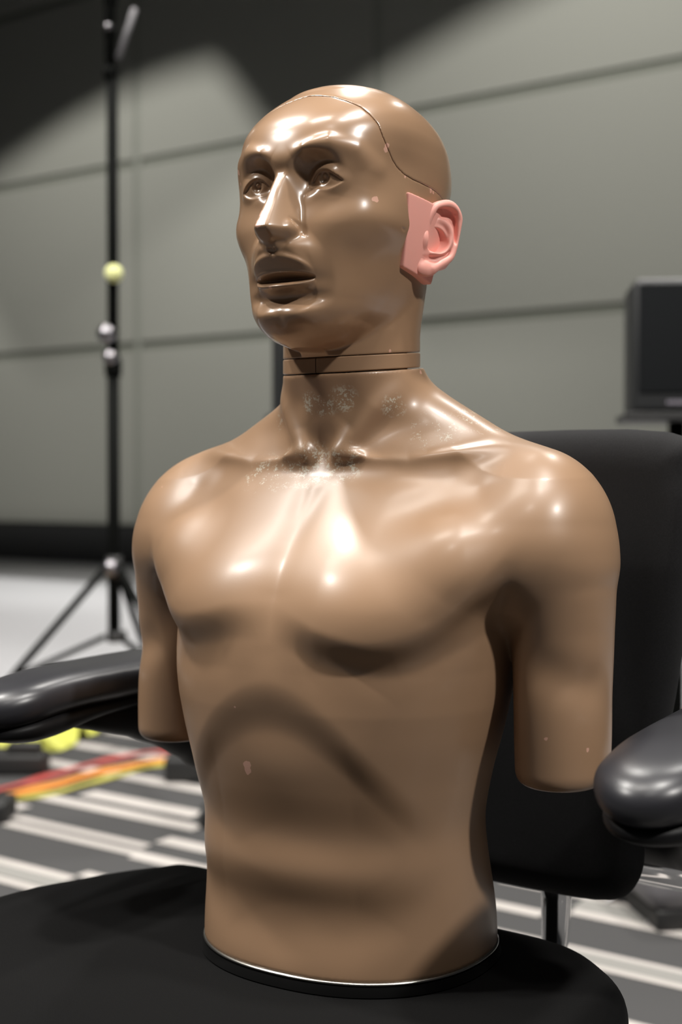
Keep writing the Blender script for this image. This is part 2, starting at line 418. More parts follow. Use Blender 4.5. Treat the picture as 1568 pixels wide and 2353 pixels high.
trunk_v = spline([-.01,.03,.08,.14,.20,.26,.31,.35,.40,.46],[.005,.006,.013,.017,.018,.017,.011,.004,0,0])
arm_v = spline([.13,.2,.26,.32,.36,.40],[.001,-.002,-.004,-.003,-.004,-.004])
def sculpt_torso(h):
    f = Field((-.235,-.135,-.012),(.235,.150,.480), h)
    f.union(loft(TRUNK, None, trunk_v))
    # neck column
    neck = lambda X, Y, Z: np.sqrt(X*X+(Y-.0065+.20*np.maximum(.455-Z, 0))**2)-.0562
    # shoulders and trapezius slope
    f.union(mirror(capsule((.020,-.018,.415),(.146,-.014,.357),.050,.032)), .030)
    f.union(mirror(capsule((.000,-.038,.372),(.120,-.045,.320),.060,.058)), .05)
    q = f.sl()
    X, Y, Z = f.grid(q)
    k = np.clip((Z-.238)/.070, 0, 1); k = .003+.052*k*k*(3-2*k)
    arm = loft(ARM, arm_u, arm_v)(np.abs(X), Y, Z)
    arm = smin(arm, ellipsoid((.1655,-.005,.322),(.0490,.0545,.0560))(np.abs(X), Y, Z), .020)
    arm = smax(arm, .1420-Z, .012)
    hh = np.maximum(k-np.abs(f.F-arm), 0)/k
    f.F = (np.minimum(f.F, arm)-hh*hh*k*.25).astype(np.float32)
    f.union(mirror(capsule((.118,.056,.316),(.164,.023,.317),.025,.021)), .032)      # fold of the armpit
    f.union(neck, .016, [(-.15,.15),(-.135,.15),(.36,.48)])
    # chest muscles
    f.bump((.070,.100,.300),(.058,.050,.044), .0060)
    f.bump((.080,.105,.268),(.044,.042,.026), .0020)
    f.bump((.118,.070,.300),(.035,.040,.035), .0040)
    f.ridge([(.016,.112,.256),(.050,.124,.246),(.085,.116,.240),(.112,.095,.250),(.138,.066,.275)], [.018,.019,.019,.019,.018], [-.0006,-.0022,-.0032,-.0030,-.0022])
    q = f.sl([(-.2,.2),(-.02,.15),(.20,.40)]); X, Y, Z = f.grid(q); ax = np.abs(X)
    wp = spline([0,.03,.06,.09,.115,.135,.150,.17,.2],[.262,.256,.248,.2445,.253,.269,.288,.32,.36])(ax)-.007*np.clip(X/.04,-1,1)
    t = np.clip((Z-wp)/.030+.35, 0, 1); t = t*t*(3-2*t)
    am = spline([0,.02,.05,.09,.12,.145,.165,.2],[.0005,.0030,.0085,.0105,.0100,.0080,.0020,0])(ax)
    up = np.clip((.350-Z)/.075, 0, 1); up = up*up*(3-2*up); fr = np.clip((Y-.01)/.04, 0, 1)
    am = am*(.82+.18*np.clip(X/.04,-1,1))
    f.F[q] -= (am*t*up*fr-am*.22*fr*np.clip((Z-.20)/.03,0,1)*(1-t)).astype(np.float32)
    q = f.sl()
    f.ridge([(.098,.108,.236),(.125,.088,.252),(.146,.066,.274),(.156,.052,.290)], [.016,.016,.015,.013], [-.0010,-.0030,-.0035,-.0025])
    f.ridge([(0,.062,.375),(0,.088,.320),(0,.105,.280),(0,.113,.245)], [.014,.016,.018,.018], [-.0012,-.0030,-.0042,-.0030], both=False)
    f.bump((.108,.048,.350),(.032,.034,.024), -.0030)           # hollow below the collarbone, by the deltoid
    f.ridge([(.132,.035,.362),(.140,.048,.330),(.150,.052,.300)], [.012,.013,.013], [-.002,-.0036,-.0038])
    f.bump((.172,.035,.335),(.034,.030,.036), .0040)           # front deltoid
    f.ridge([(.150,.046,.262),(.178,.052,.236),(.205,.020,.222)], [.016,.016,.016], [-.002,-.0045,-.003])   # lower edge of deltoid
    f.bump((.172,.040,.205),(.020,.020,.035), .0020)           # biceps
    # collarbones, breastbone notch, neck cords
    f.ridge([(.016,.056,.394),(.040,.058,.392),(.075,.052,.392),(.110,.034,.396),(.140,.010,.398),(.165,-.004,.392)], [.007,.0075,.008,.009,.011,.012], [.0055,.0075,.0075,.0055,.0018,0])
    f.bump((.062,.036,.412),(.028,.024,.015), -.0055)
    f.ridge([(.020,.060,.378),(.060,.060,.376),(.105,.045,.378)], [.010,.011,.012], [-.0015,-.0028,-.0025])
    f.bump((0,.056,.400),(.011,.016,.014), -.0060)
    f.ridge([(.054,.020,.448),(.040,.040,.428),(.024,.050,.406),(.015,.055,.395)], [.010,.008,.0065,.006], [.0015,.0050,.0080,.0070])
    f.ridge([(.000,.066,.452),(.000,.062,.425)], [.014,.012], [.002,-.002], both=False)
    f.bump((.024,.055,.436),(.012,.012,.014), -.0030)
    f.ridge([(0,.068,.366),(0,.086,.325)], [.007,.006], [.0012,.0], both=False)
    # rib arch with the stomach sunk below it
    X, Y, Z = f.grid(q)
    aw = .203-.060*(np.abs(X)/.083)**1.9
    t = np.clip((aw-Z)/.042+.5, 0, 1); step = t*t*(3-2*t)
    low = np.clip((Z+.005)/.065, 0, 1); low = low*low*(3-2*low)
    side = np.clip((.110-np.abs(X))/.05, 0, 1); frn = np.clip(Y/.05, 0, 1)
    f.add(lambda *_: -.0056*step*low*side*frn)
    f.ridge([(0,.124,.212),(.030,.122,.203),(.060,.113,.178),(.085,.098,.145)], [.016,.016,.016,.016], [.0002,.0004,.0006,.0004])
    f.bump((.000,.112,.158),(.050,.030,.024), .0026, both=False)
    f.bump((.055,.100,.105),(.045,.030,.024), -.0014)
    f.bump((.000,.110,.104),(.055,.035,.024), -.0016, both=False)
    f.bump((.000,.112,.060),(.070,.040,.026), .0004, both=False)
    f.ridge([(.000,.118,.024),(.050,.110,.028),(.085,.092,.044),(.110,.060,.070)], [.018,.018,.018,.018], [-.0008,-.0012,-.0012,-.0008])
    f.bump((.112,.020,.100),(.030,.060,.030), -.0015)
    f.bump((.000,-.110,.250),(.020,.030,.150), -.0080, both=False)   # spine furrow
    f.bump((.075,-.105,.320),(.045,.030,.050), .0060)                # shoulder blades
    f.keep(lambda X, Y, Z: Z+.105*(Y-.0065)-.4615+0*X, .0012)
    f.keep(lambda X, Y, Z: -Z+0*X+0*Y, .0012)
    return f
# ------------------------------------------------------------------ mannequin head (same axes; the neck joint lies at w .4695)
HEAD = [  # w, half width, front, back (from head_v), exponent
 (.474,.0120,.0140,.014,2.1),(.480,.0270,.0310,.025,2.1),(.488,.0380,.0480,.032,2.15),(.498,.0470,.0630,.040,2.2),(.510,.0530,.0725,.046,2.25),
 (.525,.0585,.0815,.054,2.3),(.545,.0645,.0895,.065,2.35),
 (.562,.0695,.0885,.078,2.4),(.580,.0715,.0855,.092,2.4),(.598,.0728,.0893,.1030,2.35),
 (.612,.0738,.0915,.1160,2.3),(.628,.0745,.0890,.1165,2.25),(.643,.0735,.0805,.1100,2.2),(.655,.0690,.0690,.1000,2.15),(.666,.0600,.0560,.0840,2.1),
 (.675,.0480,.0430,.0650,2.05),(.681,.0350,.0335,.0465,2.0),(.6845,.0200,.0190,.0265,2.0),(.6857,.0050,.0050,.0070,2.0)]
EYE = (.0308,.0832,.5965); ER = .0182
head_v = spline([.474,.480,.488,.498,.510,.525,.545,.562,.69],[.076,.070,.062,.052,.042,.032,.024,.022,.022])
def sculpt_head(h):
    f = Field((-.085,-.100,.462),(.085,.152,.704), h)
    f.union(loft(HEAD, None, head_v))
    # brow band, cheekbones, cheek hollow, temples
    f.ridge([(.010,.1155,.6125),(.021,.1130,.6185),(.035,.1020,.6225),(.049,.0870,.6180),(.057,.0710,.6070)], [.0075,.0060,.0056,.0058,.007], [.0004,.0040,.0064,.0062,.0030])
    f.ridge([(.050,.086,.6165),(.0545,.078,.604),(.052,.080,.590)], .007, [.0015,.0032,.0020])
    f.bump((0,.113,.612),(.014,.016,.009), .0016, both=False)
    f.bump((.054,.074,.570),(.018,.026,.015), .0072)
    f.bump((.030,.100,.566),(.018,.016,.014), .0020)
    f.bump((.062,.052,.546),(.022,.030,.022), -.0022)
    f.bump((.046,.085,.540),(.018,.020,.018), -.0010)
    f.bump((.052,.082,.552),(.012,.018,.010), .0015)
    f.bump((.070,.052,.612),(.016,.026,.020), -.0035)
    f.bump((.030,.108,.648),(.030,.030,.022), .0018)
    # eye sockets
    f.cut(mirror(ellipsoid((.0300,.1180,.6025),(.0215,.0240,.0160))), .0065, [(-.07,.07),(.06,.15),(.57,.64)])
    f.cut(mirror(ellipsoid((.0180,.1170,.5960),(.0085,.0185,.0130))), .007, [(-.07,.07),(.06,.15),(.57,.64)])
    # mouth and chin: the front of the muzzle follows a profile, the lips taper to the corners
    pb = spline([.470,.485,.490,.496,.500,.504,.508,.5115,.515,.5235,.530,.5375,.541,.547,.552,.560],[.095,.1065,.1125,.1165,.1155,.1125,.1095,.1098,.1120,.1140,.1180,.1215,.1232,.1262,.1270,.1270])
    lp = spline([.480,.5120,.5135,.5149,.5161,.5176,.5190,.5203,.5213,.5226,.5242,.5254,.5268,.5300,.5340,.5370,.5382,.5395,.5420,.5450,.570],[0,0,.0010,.0040,.0062,.0060,.0038,-.0002,-.0055,-.0080,-.0080,-.0045,.0004,.0014,.0026,.0038,.0040,.0032,.0010,0,0])
    def muzzle(X, Y, Z):
        s_ = np.sqrt(np.clip(1-(X/.0272)**2, .02, 1)); A = np.clip(1-(X/.0262)**2, 0, 1)**.6
        c = .5228+1.5*X*X
        w_ = np.clip(c+(Z-c)/s_**.85, .481, .569)
        return pb(Z)-(7.5+700*(Z-.5225)**2*0)*X*X-6500*X**4+A*lp(w_)
    q = f.sl([(-.04,.04),(.075,.15),(.474,.568)]); X, Y, Z = f.grid(q)
    r = np.sqrt((X/.040)**2+((Z-.5200)/.047)**2); W = np.clip((1-r)/.42, 0, 1); W = W*W*(3-2*W)*np.clip((Y-.085)/.012, 0, 1)
    f.F[q] = (f.F[q]*(1-W)+W*.85*(Y-muzzle(X, Y, Z))).astype(np.float32)
    f.ridge([(0,.1275,.5450),(0,.1235,.5395)], .0030, [-.0016,-.0012], both=False)
    # nose: flat narrow bridge flaring to the nostril wings, base cut by a plane
    ridge_v = spline([.540,.5575,.567,.580,.592,.602,.612],[.1470,.1408,.1350,.1265,.1195,.1120,.1000])
    flat = spline([.540,.5575,.575,.600,.612],[.0046,.0044,.0036,.0030,.0040])
    slope = spline([.540,.5575,.570,.585,.602,.612],[1.6,1.75,2.1,2.4,2.2,1.2])
    def nose(X, Y, Z):
        ax = np.sqrt(X*X+.0015**2); s = slope(Z)
        d = np.maximum(ax-flat(Z), 0); d = np.sqrt(d*d+.0024**2)-.0024
        side = (Y-ridge_v(Z)+s*d+8*d*d)/np.sqrt(1+s*s*.8)
        yf = ridge_v(np.float32(.5575))-1.75*d-8*d*d
        base = (.5572-.85*(yf-Y)-Z)*.76
        o = smax(side, base, .0022)
        return smax(o, np.maximum(ax-.0166, Z-.612), .004)
    f.union(nose, .0035, [(-.03,.03),(.07,.152),(.53,.62)])
    f.union(mirror(ellipsoid((.0122,.1160,.5585),(.0044,.0095,.0058))), .0040, [(-.03,.03),(.07,.152),(.53,.60)])
    f.ridge([(.0135,.1200,.5650),(.0182,.1130,.5610),(.0192,.1100,.5530)], .0021, [-.0006,-.0028,-.0020])
    f.ridge([(.0065,.1290,.5480),(.0095,.1230,.5480)], .0030, -.0014)
    # chin
    f.bump((.010,.110,.4995),(.010,.014,.0075), .0022)
    f.bump((.000,.105,.4870),(.018,.016,.010), .0015, both=False)
    f.ridge([(0,.119,.5000),(0,.114,.4880)], .0030, [-.0008,-.0016], both=False)
    f.ridge([(-.0035,.1262,.5445),(-.0008,.1270,.5462),(.0025,.1268,.5440),(.0018,.1262,.5415),(-.0012,.1258,.5400),(-.0034,.1260,.5420),(-.0035,.1262,.5445)], .0011, .0011, both=False)   # hardened drip of glue
    # eyeballs with carved irises, then the lids round them
    e = EYE; bx = [(-.06,.06),(.06,.12),(.57,.63)]
    f.union(mirror(capsule(e, e, ER-.0012, ER-.0012)), .001, bx)
    ic = (e[0]-.0005, e[1]+ER+.0013, e[2]+.0012); f.cut(mirror(capsule(ic, ic, .0058, .0058)), .0006, bx)
    pc = (e[0]-.0005, e[1]+ER-.0040, e[2]+.0030); f.union(mirror(capsule(pc, pc, .0020, .0020)), .001, bx)
    def lids(X, Y, Z):
        x = np.abs(X); d = np.sqrt((x-e[0])**2+(Y-e[1])**2+(Z-e[2])**2)
        shell = np.abs(d-(ER+.0002))-.0013
        t = np.clip((x-.0165)/(.0460-.0165), 0, 1)
        cu = .5915+.0030*t
        up_ = cu+.0108*np.maximum(np.sin(np.pi*t**.80),0); dn = cu-.0050*np.maximum(np.sin(np.pi*t**1.1),0)
        ap = np.maximum(np.maximum(Z-up_, dn-Z), np.maximum(.0165-x, x-.0460))
        o = smax(shell, -ap, .0008)
        return smax(o, np.maximum(np.sqrt((Z-e[2])**2+(.8*(x-e[0]))**2)-.0150, e[1]+.004-Y), .002)
    f.union(lids, .0022, bx)
    f.ridge([(.0680,.0480,.5655),(.0690,.0440,.5645)], .0008, [-.0006,-.0014], both=False)   # cut beside the ear plate
    f.ridge([(.0555,.0100,.4800),(.0555,.0090,.4755)], .0007, [-.0004,-.0012], both=False)
    # neck stub and jaw line
    f.union(lambda X, Y, Z: smax(np.sqrt(X*X+(Y-.0065+.20*np.maximum(Z-.49,0))**2)-(.0562+.05*np.maximum(Z-.50,0)), Z-.60, .02), .014, [(-.085,.085),(-.1,.10),(.462,.62)])
    f.keep(lambda X, Y, Z: .4747-Z-.105*(Y-.0065)+0*X, .0010)
    return f

SEAM_T = [0,8,20,29,36,40.4,44.4,46.6,49.2,51.4,54.1,57.6,63.1,71.1,80.4,98.8,108.6,115,150,180]
SEAM_W = [.6695,.6680,.6645,.659,.6535,.647,.6393,.6307,.6239,.6191,.6142,.6103,.6068,.6047,.6039,.6027,.6012,.5994,.595,.594]
def seam_w(X, Y): return np.interp(np.degrees(np.arctan2(np.abs(X), Y-.010)), SEAM_T, SEAM_W).astype(np.float32)
def split_head(f):
    """the skull cap lifts off along a wavy seam round the head: two closed shapes with a hairline gap"""
    X, Y, Z = f.grid(f.sl())
    d = (Z-seam_w(X, Y))*.62
    cap, face = Field.__new__(Field), Field.__new__(Field)
    for n, F in ((cap, smax(f.F, -(d-.00012), .0003)), (face, smax(f.F, d+.00012, .0003))):
        n.lo, n.h, n.ax, n.F = f.lo, f.h, f.ax, F.astype(np.float32)
    return cap, face

# ------------------------------------------------------------------ pink rubber ear, in its own plane (s back, t up, n outward), millimetres
EAR_O = (.0720,.0115,.5639); EAR_A = math.radians(25)
OUT = [(4.6,26.3),(8.5,28.6),(12.5,29.8),(19.2,31.5),(25.9,29.9),(31.4,24.8),(34.1,17.8),(32.8,8.8),(31.1,.7),(29.4,-6.3),(26,-15),(19.3,-20.3),(12.6,-24.1),(6,-28.3),(.1,-30.1),(-5.2,-29.8),(-9.1,-26.6),(-9,-10),(-7,4),(-3,14),(0,21)]
def poly_sd(pts):
    P = np.array(pts, float); n = len(P); q = []
    for i in range(n):                                   # round the outline
        a, b, c, d = P[i-1], P[i], P[(i+1) % n], P[(i+2) % n]
        for t in (0,.25,.5,.75):
            q.append(.5*((2*b)+(-a+c)*t+(2*a-5*b+4*c-d)*t*t+(-a+3*b-3*c+d)*t**3))
    q = np.array(q)
    def f(X, Y):
        X, Y = np.broadcast_arrays(X, Y); d = np.full(X.shape, 1e9); ins = np.zeros(X.shape, bool)
        for i in range(len(q)):
            a, b = q[i], q[(i+1) % len(q)]; e = b-a; w0, w1 = X-a[0], Y-a[1]
            t = np.clip((w0*e[0]+w1*e[1])/(e@e), 0, 1)
            d = np.minimum(d, (w0-e[0]*t)**2+(w1-e[1]*t)**2)
            if abs(e[1]) > 1e-12: ins ^= ((a[1] > Y) != (b[1] > Y)) & (X < e[0]*(Y-a[1])/e[1]+a[0])
        return np.where(ins, -1, 1)*np.sqrt(d)
    return f
def sculpt_ear(h):
    f = Field((-16,-36,-18),(39,37,9), h*1000)
    S, T, N = f.grid(f.sl())
    d2 = poly_sd(OUT)(S, T)
    f.F = smax(smax(d2+1.0, np.abs(N+3.6+.0*S)-1.7, 1.5)+0*N, -99+0*S+0*T, 0).astype(np.float32)
    f.union(ellipsoid((9,0,-7),(16,16,8.5)), 3)
    helix = [(5,3.2,-5.5),(1.5,7,-2.2),(.2,12,-.4),(2.2,18.5,.6),(6.4,23.6,1.2),(12.5,26.3,1.6),(19,27.5,1.8),(24.6,26,1.7),(28.8,22,1.5),(31.2,17,1.2),(30.4,9,.6),(28.9,1,.2),(27.2,-6,-.2),(24,-13,-.6),(18.5,-17.2,-1),(12,-20.8,-1.2),(6,-24.2,-1.4)]
    hr = [1.8,2.5,3.2,3.6,3.8,3.7,3.7,3.5,3.2,2.7,2.5,2.4,2.5,2.8,3.2,3.5,3.8]
    def fine(pts, rad, m=4):                     # round a polyline before it becomes a tube
        P = np.array(pts, float); R_ = np.array(rad, float); t_ = np.linspace(0, len(P)-1, (len(P)-1)*m+1); idx = np.arange(len(P))
        return [tuple(v) for v in np.stack([spline(idx, P[:,i])(t_) for i in range(3)], 1)], [float(v) for v in spline(idx, R_)(t_)]
    f.union(chain(*fine(helix, hr), .5), 1.6)
    f.union(chain(*fine([(13.5,15.5,-3.0),(19.5,12.8,-1.6),(23.2,8,-.8),(23.8,2,-.6),(21.5,-4,-.6),(16.5,-9,-.4),(10,-10.8,.2),(5,-12.4,-.8)], [2.6,3.0,3.1,3.0,2.8,2.6,2.7,2.0]), .5), 2.2)
    f.union(chain([(4.5,11.5,-4.0),(13.5,15,-3.2)], [1.8,2.6], 0), 3.0)
    f.union(ellipsoid((0,-24.5,-1.8),(9,6.2,3.6)), 2.5)
    f.union(ellipsoid((12,-18.5,-3),(11,6,2.6)), 2.5)
    f.union(ellipsoid((-6,0,-3.4),(8,26,4.2)), 3.5)
    f.union(ellipsoid((-3.6,-1,-.6),(4.6,8.2,4.2)), 2.5)
    f.cut(ellipsoid((9.5,-1.5,1.5),(11.2,10.2,11.5)), 1.4)
    f.cut(ellipsoid((5.5,3,-6),(6,6,8.5)), 1.5)
    f.cut(ellipsoid((17,20.5,3),(10.5,4.2,6.2)), 1.8)
    f.cut(ellipsoid((27.2,8,2.2),(2.0,11,4.6)), 1.5)
    f.cut(ellipsoid((2.5,-16.5,3),(9,2.6,5.2)), 2.2)
    f.union(chain([(-.5,5.5,-3),(6,3.5,-5.5),(11,3,-7.5)], [2.2,2.0,1.4], 0), 1.5)
    f.union(ellipsoid((-3.2,-1,-.4),(3.8,7,3.6)), 1.5)
    f.F *= np.float32(.001); f.lo = f.lo*np.float32(.001); f.h *= .001; f.ax = [a*np.float32(.001) for a in f.ax]
    return f
PLATE = [(.0436,.5935),(.0370,.5375),(-.0060,.5292),(-.0135,.5880)]        # (v, w) corners of the flat mounting plate
def sculpt_plate(h):
    f = Field((.045,-.022,.520),(.084,.052,.602), h)
    X, Y, Z = f.grid(f.sl())
    sd = None
    n = len(PLATE); c = np.mean(PLATE, 0)
    for i in range(n):
        a, b = np.array(PLATE[i]), np.array(PLATE[(i+1) % n]); e = (b-a)/np.linalg.norm(b-a); nn = np.array([e[1],-e[0]])
        if nn@(c-a) > 0: nn = -nn
        d = (Y-a[0])*nn[0]+(Z-a[1])*nn[1]; sd = d if sd is None else smax(sd, d, .0015)
    u0 = .0722-.090*(Y-.012)+.170*(Z-.56)-2.0*(Y-.012)**2-1.0*(Z-.562)**2
    f.F = smax(sd+0*X, smax(X-u0, u0-.0075-X, .0005), .0012).astype(np.float32)
    return f
# ------------------------------------------------------------------ the mannequin on the seat
MAN_O = (.012, 1.07, .48); MAN_YAW = math.radians(30.5); ROT = math.pi-MAN_YAW
def B(u, v, w): return Vector((-u, v, w))
M_body = skin('brown_lacquer_torso', .38, .22, .22,
    chips=[(-.0234,.1243,.1567,.0034),(-.0231,.1236,.1523,.0032),(-.0304,.1301,.2007,.0010),(.2104,.0243,.175,.0013),(.1845,.0418,.1834,.0010),(.0582,-.0049,.4595,.0018),(-.170,.040,.366,.0013),(.085,.125,.300,.0012)],
    scuffs=[(.0195,.0528,.4365,.013,.515),(.004,.0568,.4316,.012,.520),(-.0094,.0566,.4338,.011,.515),(.0531,.0324,.4307,.012,.530),(.0842,.0223,.4124,.024,.575),(.1096,-.0073,.4232,.024,.560),(-.0073,.0549,.3821,.024,.520),(.0206,.0546,.3853,.020,.530),(-.0588,.0525,.3771,.022,.560),(-.035,.056,.380,.022,.545),(-.0543,.0302,.4222,.012,.545)], grain=.05)
M_face = skin('brown_lacquer_head', .28, .45, .15,
    chips=[(-.0017,.1382,.562,.0030),(-.0035,.1339,.5686,.0024),(-.002,.139,.560,.0030),(-.006,.1181,.5159,.0016),(.0616,.0782,.5824,.0025),(-.0531,.0919,.6133,.0022),(-.051,.0902,.6042,.0016),(.0647,.0676,.6285,.0016),(.0654,.0655,.6245,.0026),(.0650,.0665,.6215,.0020),(.0727,.0075,.6010,.0020),(.0724,.002,.6008,.0014),(.0499,.0323,.4741,.0013),(.0690,.0440,.6050,.0012),(.0560,.0750,.6450,.0012)])
M_cap = skin('brown_lacquer_cap', .28, .45, .15, chips=[(.0655,.0660,.6245,.0018),(.0540,.0760,.6500,.0014),(.040,.077,.659,.0012)])
M_ring = skin('brown_lacquer_collar', .34, .25, .2)
M_pink = mat('pink_rubber', (.94,.44,.37), .42, spec=.4)
M_pink.node_tree.nodes['Principled BSDF'].inputs['Subsurface Weight'].default_value = .12
M_pink.node_tree.nodes['Principled BSDF'].inputs['Subsurface Radius'].default_value = (.004,.0015,.001)
M_steel = mat('bare_metal_rim', (.62,.60,.55), .28, metal=1)
M_felt = mat('black_felt', (.004,.004,.004), 1.0, spec=.02, sheen=.03)

man = tag(empty('mannequin', MAN_O, ROT), 'glossy brown bald head and torso mannequin with stump arms on the office chair', 'mannequin')
torso = link('torso', sculpt_torso(TORSO_H).mesh('torso', 2), M_body, man)
hf = sculpt_head(HEAD_H); cap_f, face_f = split_head(hf)
head = link('head', face_f.mesh('head', 2), M_face, man)
cap = link('skull_cap', cap_f.mesh('skull_cap', 2), M_cap, man)
# collar ring: a flat band with a slit at the throat, tilted with the neck
mb = MB(); n = 96; R0, R1 = .0500, .0563
def ringpt(r, a, z):
    x, y = r*math.sin(a), .0065+r*math.cos(a); return B(x, y, z-.105*(y-.0065))
slit = .0055
for k in range(n):
    a0, a1 = slit+(2*math.pi-2*slit)*k/n, slit+(2*math.pi-2*slit)*(k+1)/n
    prof = [(R0,.4622),(R1-.0008,.4622),(R1,.4630),(R1,.4734),(R1-.0008,.4742),(R0,.4742)]
    for (ra, za), (rb, zb) in zip(prof, prof[1:]+prof[:1]):
        mb.quad([ringpt(ra,a0,za), ringpt(ra,a1,za), ringpt(rb,a1,zb), ringpt(rb,a0,zb)]).smooth = False
bmesh.ops.remove_doubles(mb.b, verts=mb.b.verts, dist=1e-6)
mb.build('neck_ring', M_ring, man, smooth=40)
mb = MB(); mb.tube([ringpt(0,0,.455), ringpt(0,0,.482)], .046, n=40); mb.build('neck_core', M_felt, man)
ear = link('ear', sculpt_ear(.0006).mesh('ear', 2, flip=False), M_pink, man); ear['label'] = 'pink rubber ear'
ca, sa = math.cos(EAR_A), math.sin(EAR_A)
# local axes of the ear (s, t, n) expressed in the mannequin's x = -u, y = v, z = w; s is mirrored in the mesh to stay right-handed
es, et, en = Vector((-sa, -ca, 0)), Vector((0,0,1)), Vector((-ca, sa, 0))
Mx = Matrix(((es.x,et.x,en.x,0),(es.y,et.y,en.y,0),(es.z,et.z,en.z,0),(0,0,0,1)))
EM = Matrix.Translation(B(*EAR_O)) @ Mx; ear.matrix_local = EM
plate = link('ear_plate', sculpt_plate(.0007).mesh('ear_plate', 2), M_pink)
plate.parent = ear; plate.matrix_local = EM.inverted()
ear2 = link('ear', sculpt_ear(.0010).mesh('ear', 2), M_pink, man); ear2['label'] = 'pink rubber ear'
EM2 = Matrix.Translation(B(-EAR_O[0], EAR_O[1], EAR_O[2])) @ Matrix(((-sa,0,ca,0),(ca,0,sa,0),(0,1,0,0),(0,0,0,1)))
ear2.matrix_local = EM2
plate2 = link('ear_plate', sculpt_plate(.0012).mesh('ear_plate', 2, flip=False), M_pink); plate2.parent = ear2; plate2.matrix_local = EM2.inverted()
# foot of the torso: bright rim of the shell and the black felt pad below
def section(w, grow, n=120):
    fa, fb, fc, fe = (spline([r[0] for r in TRUNK], [r[i] for r in TRUNK]) for i in (1,2,3,4))
    a, b, c, e, v0 = (float(g(np.float32(w))) for g in (fa, fb, fc, fe, trunk_v)); out = []
    for k in range(n):
        t = 2*math.pi*k/n; cs, sn = math.cos(t), math.sin(t); bb = b if sn > 0 else c
        r = 1/((abs(cs)/a)**e+(abs(sn)/bb)**e)**(1/e); out.append(((r+grow)*cs, (r+grow)*sn+v0))
    return out
def slab(name, mat_, w0, w1, grow0, grow1, parent):
    mb = MB(); rows = [[mb.b.verts.new(B(x, y, w)) for x, y in section(0, g)] for w, g in ((w0, grow0), (w0+.001, grow0+.001), (w1-.001, grow1+.001), (w1, grow1))]
    for a, b in zip(rows, rows[1:]):
        for k in range(len(a)): mb.b.faces.new((a[k], a[(k+1) % len(a)], b[(k+1) % len(a)], b[k]))
    mb.b.faces.new(rows[0]); mb.b.faces.new(rows[-1]); return mb.build(name, mat_, parent, smooth=50)
slab('shell_rim', M_steel, -.0022, .0004, .0002, .0002, man)
slab('felt_pad', M_felt, -.0105, -.0022, .0020, .0004, man)
# ------------------------------------------------------------------ office chair (same axes as the mannequin, origin on the floor)
M_fab = fabric('black_woven_fabric', (.0225,.0225,.0235), 640, .35)
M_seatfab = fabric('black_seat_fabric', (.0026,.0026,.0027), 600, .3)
M_pad = mat('black_armrest_vinyl', (.022,.022,.026), .34, spec=.55)
M_plastic = mat('black_plastic', (.008,.008,.009), .5, spec=.25)
M_chrome = mat('chrome', (.86,.86,.87), .09, metal=1)
M_rubber = mat('black_rubber', (.012,.012,.012), .7)
chair = tag(empty('office_chair', (MAN_O[0], MAN_O[1], 0), ROT), 'black fabric office chair with padded armrests holding the mannequin', 'chair')
ZS = .48                                                            # w = 0 lies this high
def BC(u, v, w): return (-u, v, w+ZS)
def round_poly(pts, X, Y): return poly_sd(pts)(X, Y)
def sculpt_back(h):
    f = Field((-.26,-.27,-.02),(.26,-.09,.44), h); X, Y, Z = f.grid(f.sl())
    out = round_poly([(-.150,.000),(-.190,.025),(-.197,.080),(-.222,.180),(-.240,.300),(-.243,.375),(-.215,.414),(0,.418),(.215,.414),(.243,.375),(.240,.300),(.222,.180),(.197,.080),(.190,.025),(.150,.000),(0,-.004)], X[:,:,0], Z[0])[:,None,:]
    mid_ = -.190+.75*X*X-.10*np.exp(-((Z-.17)/.14)**2)*0-.06*np.maximum(Z-.30,0)
    th = .030
    d = np.abs(Y-mid_)-th
    f.F = (smax(out+0*Y, d, .034)).astype(np.float32); return f
def sculpt_seat(h):
    f = Field((-.36,-.15,-.13),(.27,.42,.03), h); X, Y, Z = f.grid(f.sl())
    out = round_poly([(-.245,-.118),(-.285,-.080),(-.318,.000),(-.337,.080),(-.340,.220),(-.300,.350),(-.180,.395),(-.05,.400),(.100,.392),(.215,.340),(.262,.200),(.243,.060),(.228,-.020),(.196,-.066),(.150,-.098),(.060,-.108),(-.08,-.112)], X[:,:,0], Y[:,:,0])[:,:,None]
    top = -.0105-.030*np.clip((Y-.20)/.2,0,1)**2+.012*np.clip((-X-.20)/.14,0,1)**2
    f.F = smax(out, smax(Z-top, -.075-Z-.25*np.maximum(-out,0)*0, .02), .030).astype(np.float32); return f
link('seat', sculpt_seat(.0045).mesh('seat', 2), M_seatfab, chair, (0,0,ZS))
link('backrest', sculpt_back(.0045).mesh('backrest', 2), M_fab, chair, (0,0,ZS))
def sculpt_pad(h):
    f = Field((.225,-.175,.125),(.36,.215,.235), h)
    X, Y, Z = f.grid(f.sl())
    yc = np.clip(Y, -.115, .112)
    tp = np.clip((Y+.02)/.16, 0, 1); uc = .294-.004*tp; hw = .047-.010*tp**1.5
    top = .200-.9*(np.maximum(Y-.045,0))**2-.25*np.maximum(-.04-Y,0)**2
    e = np.sqrt(((X-uc)/hw)**2+((Y-yc)/.046)**2+1e-9)
    bot = top-.030
    z0 = top-.016
    q = (np.abs(e)**3.4+np.abs((Z-z0)/np.where(Z > z0, .0175, .0200))**2.2)**(1/2.6)
    f.F = ((q-1)*.016).astype(np.float32); return f
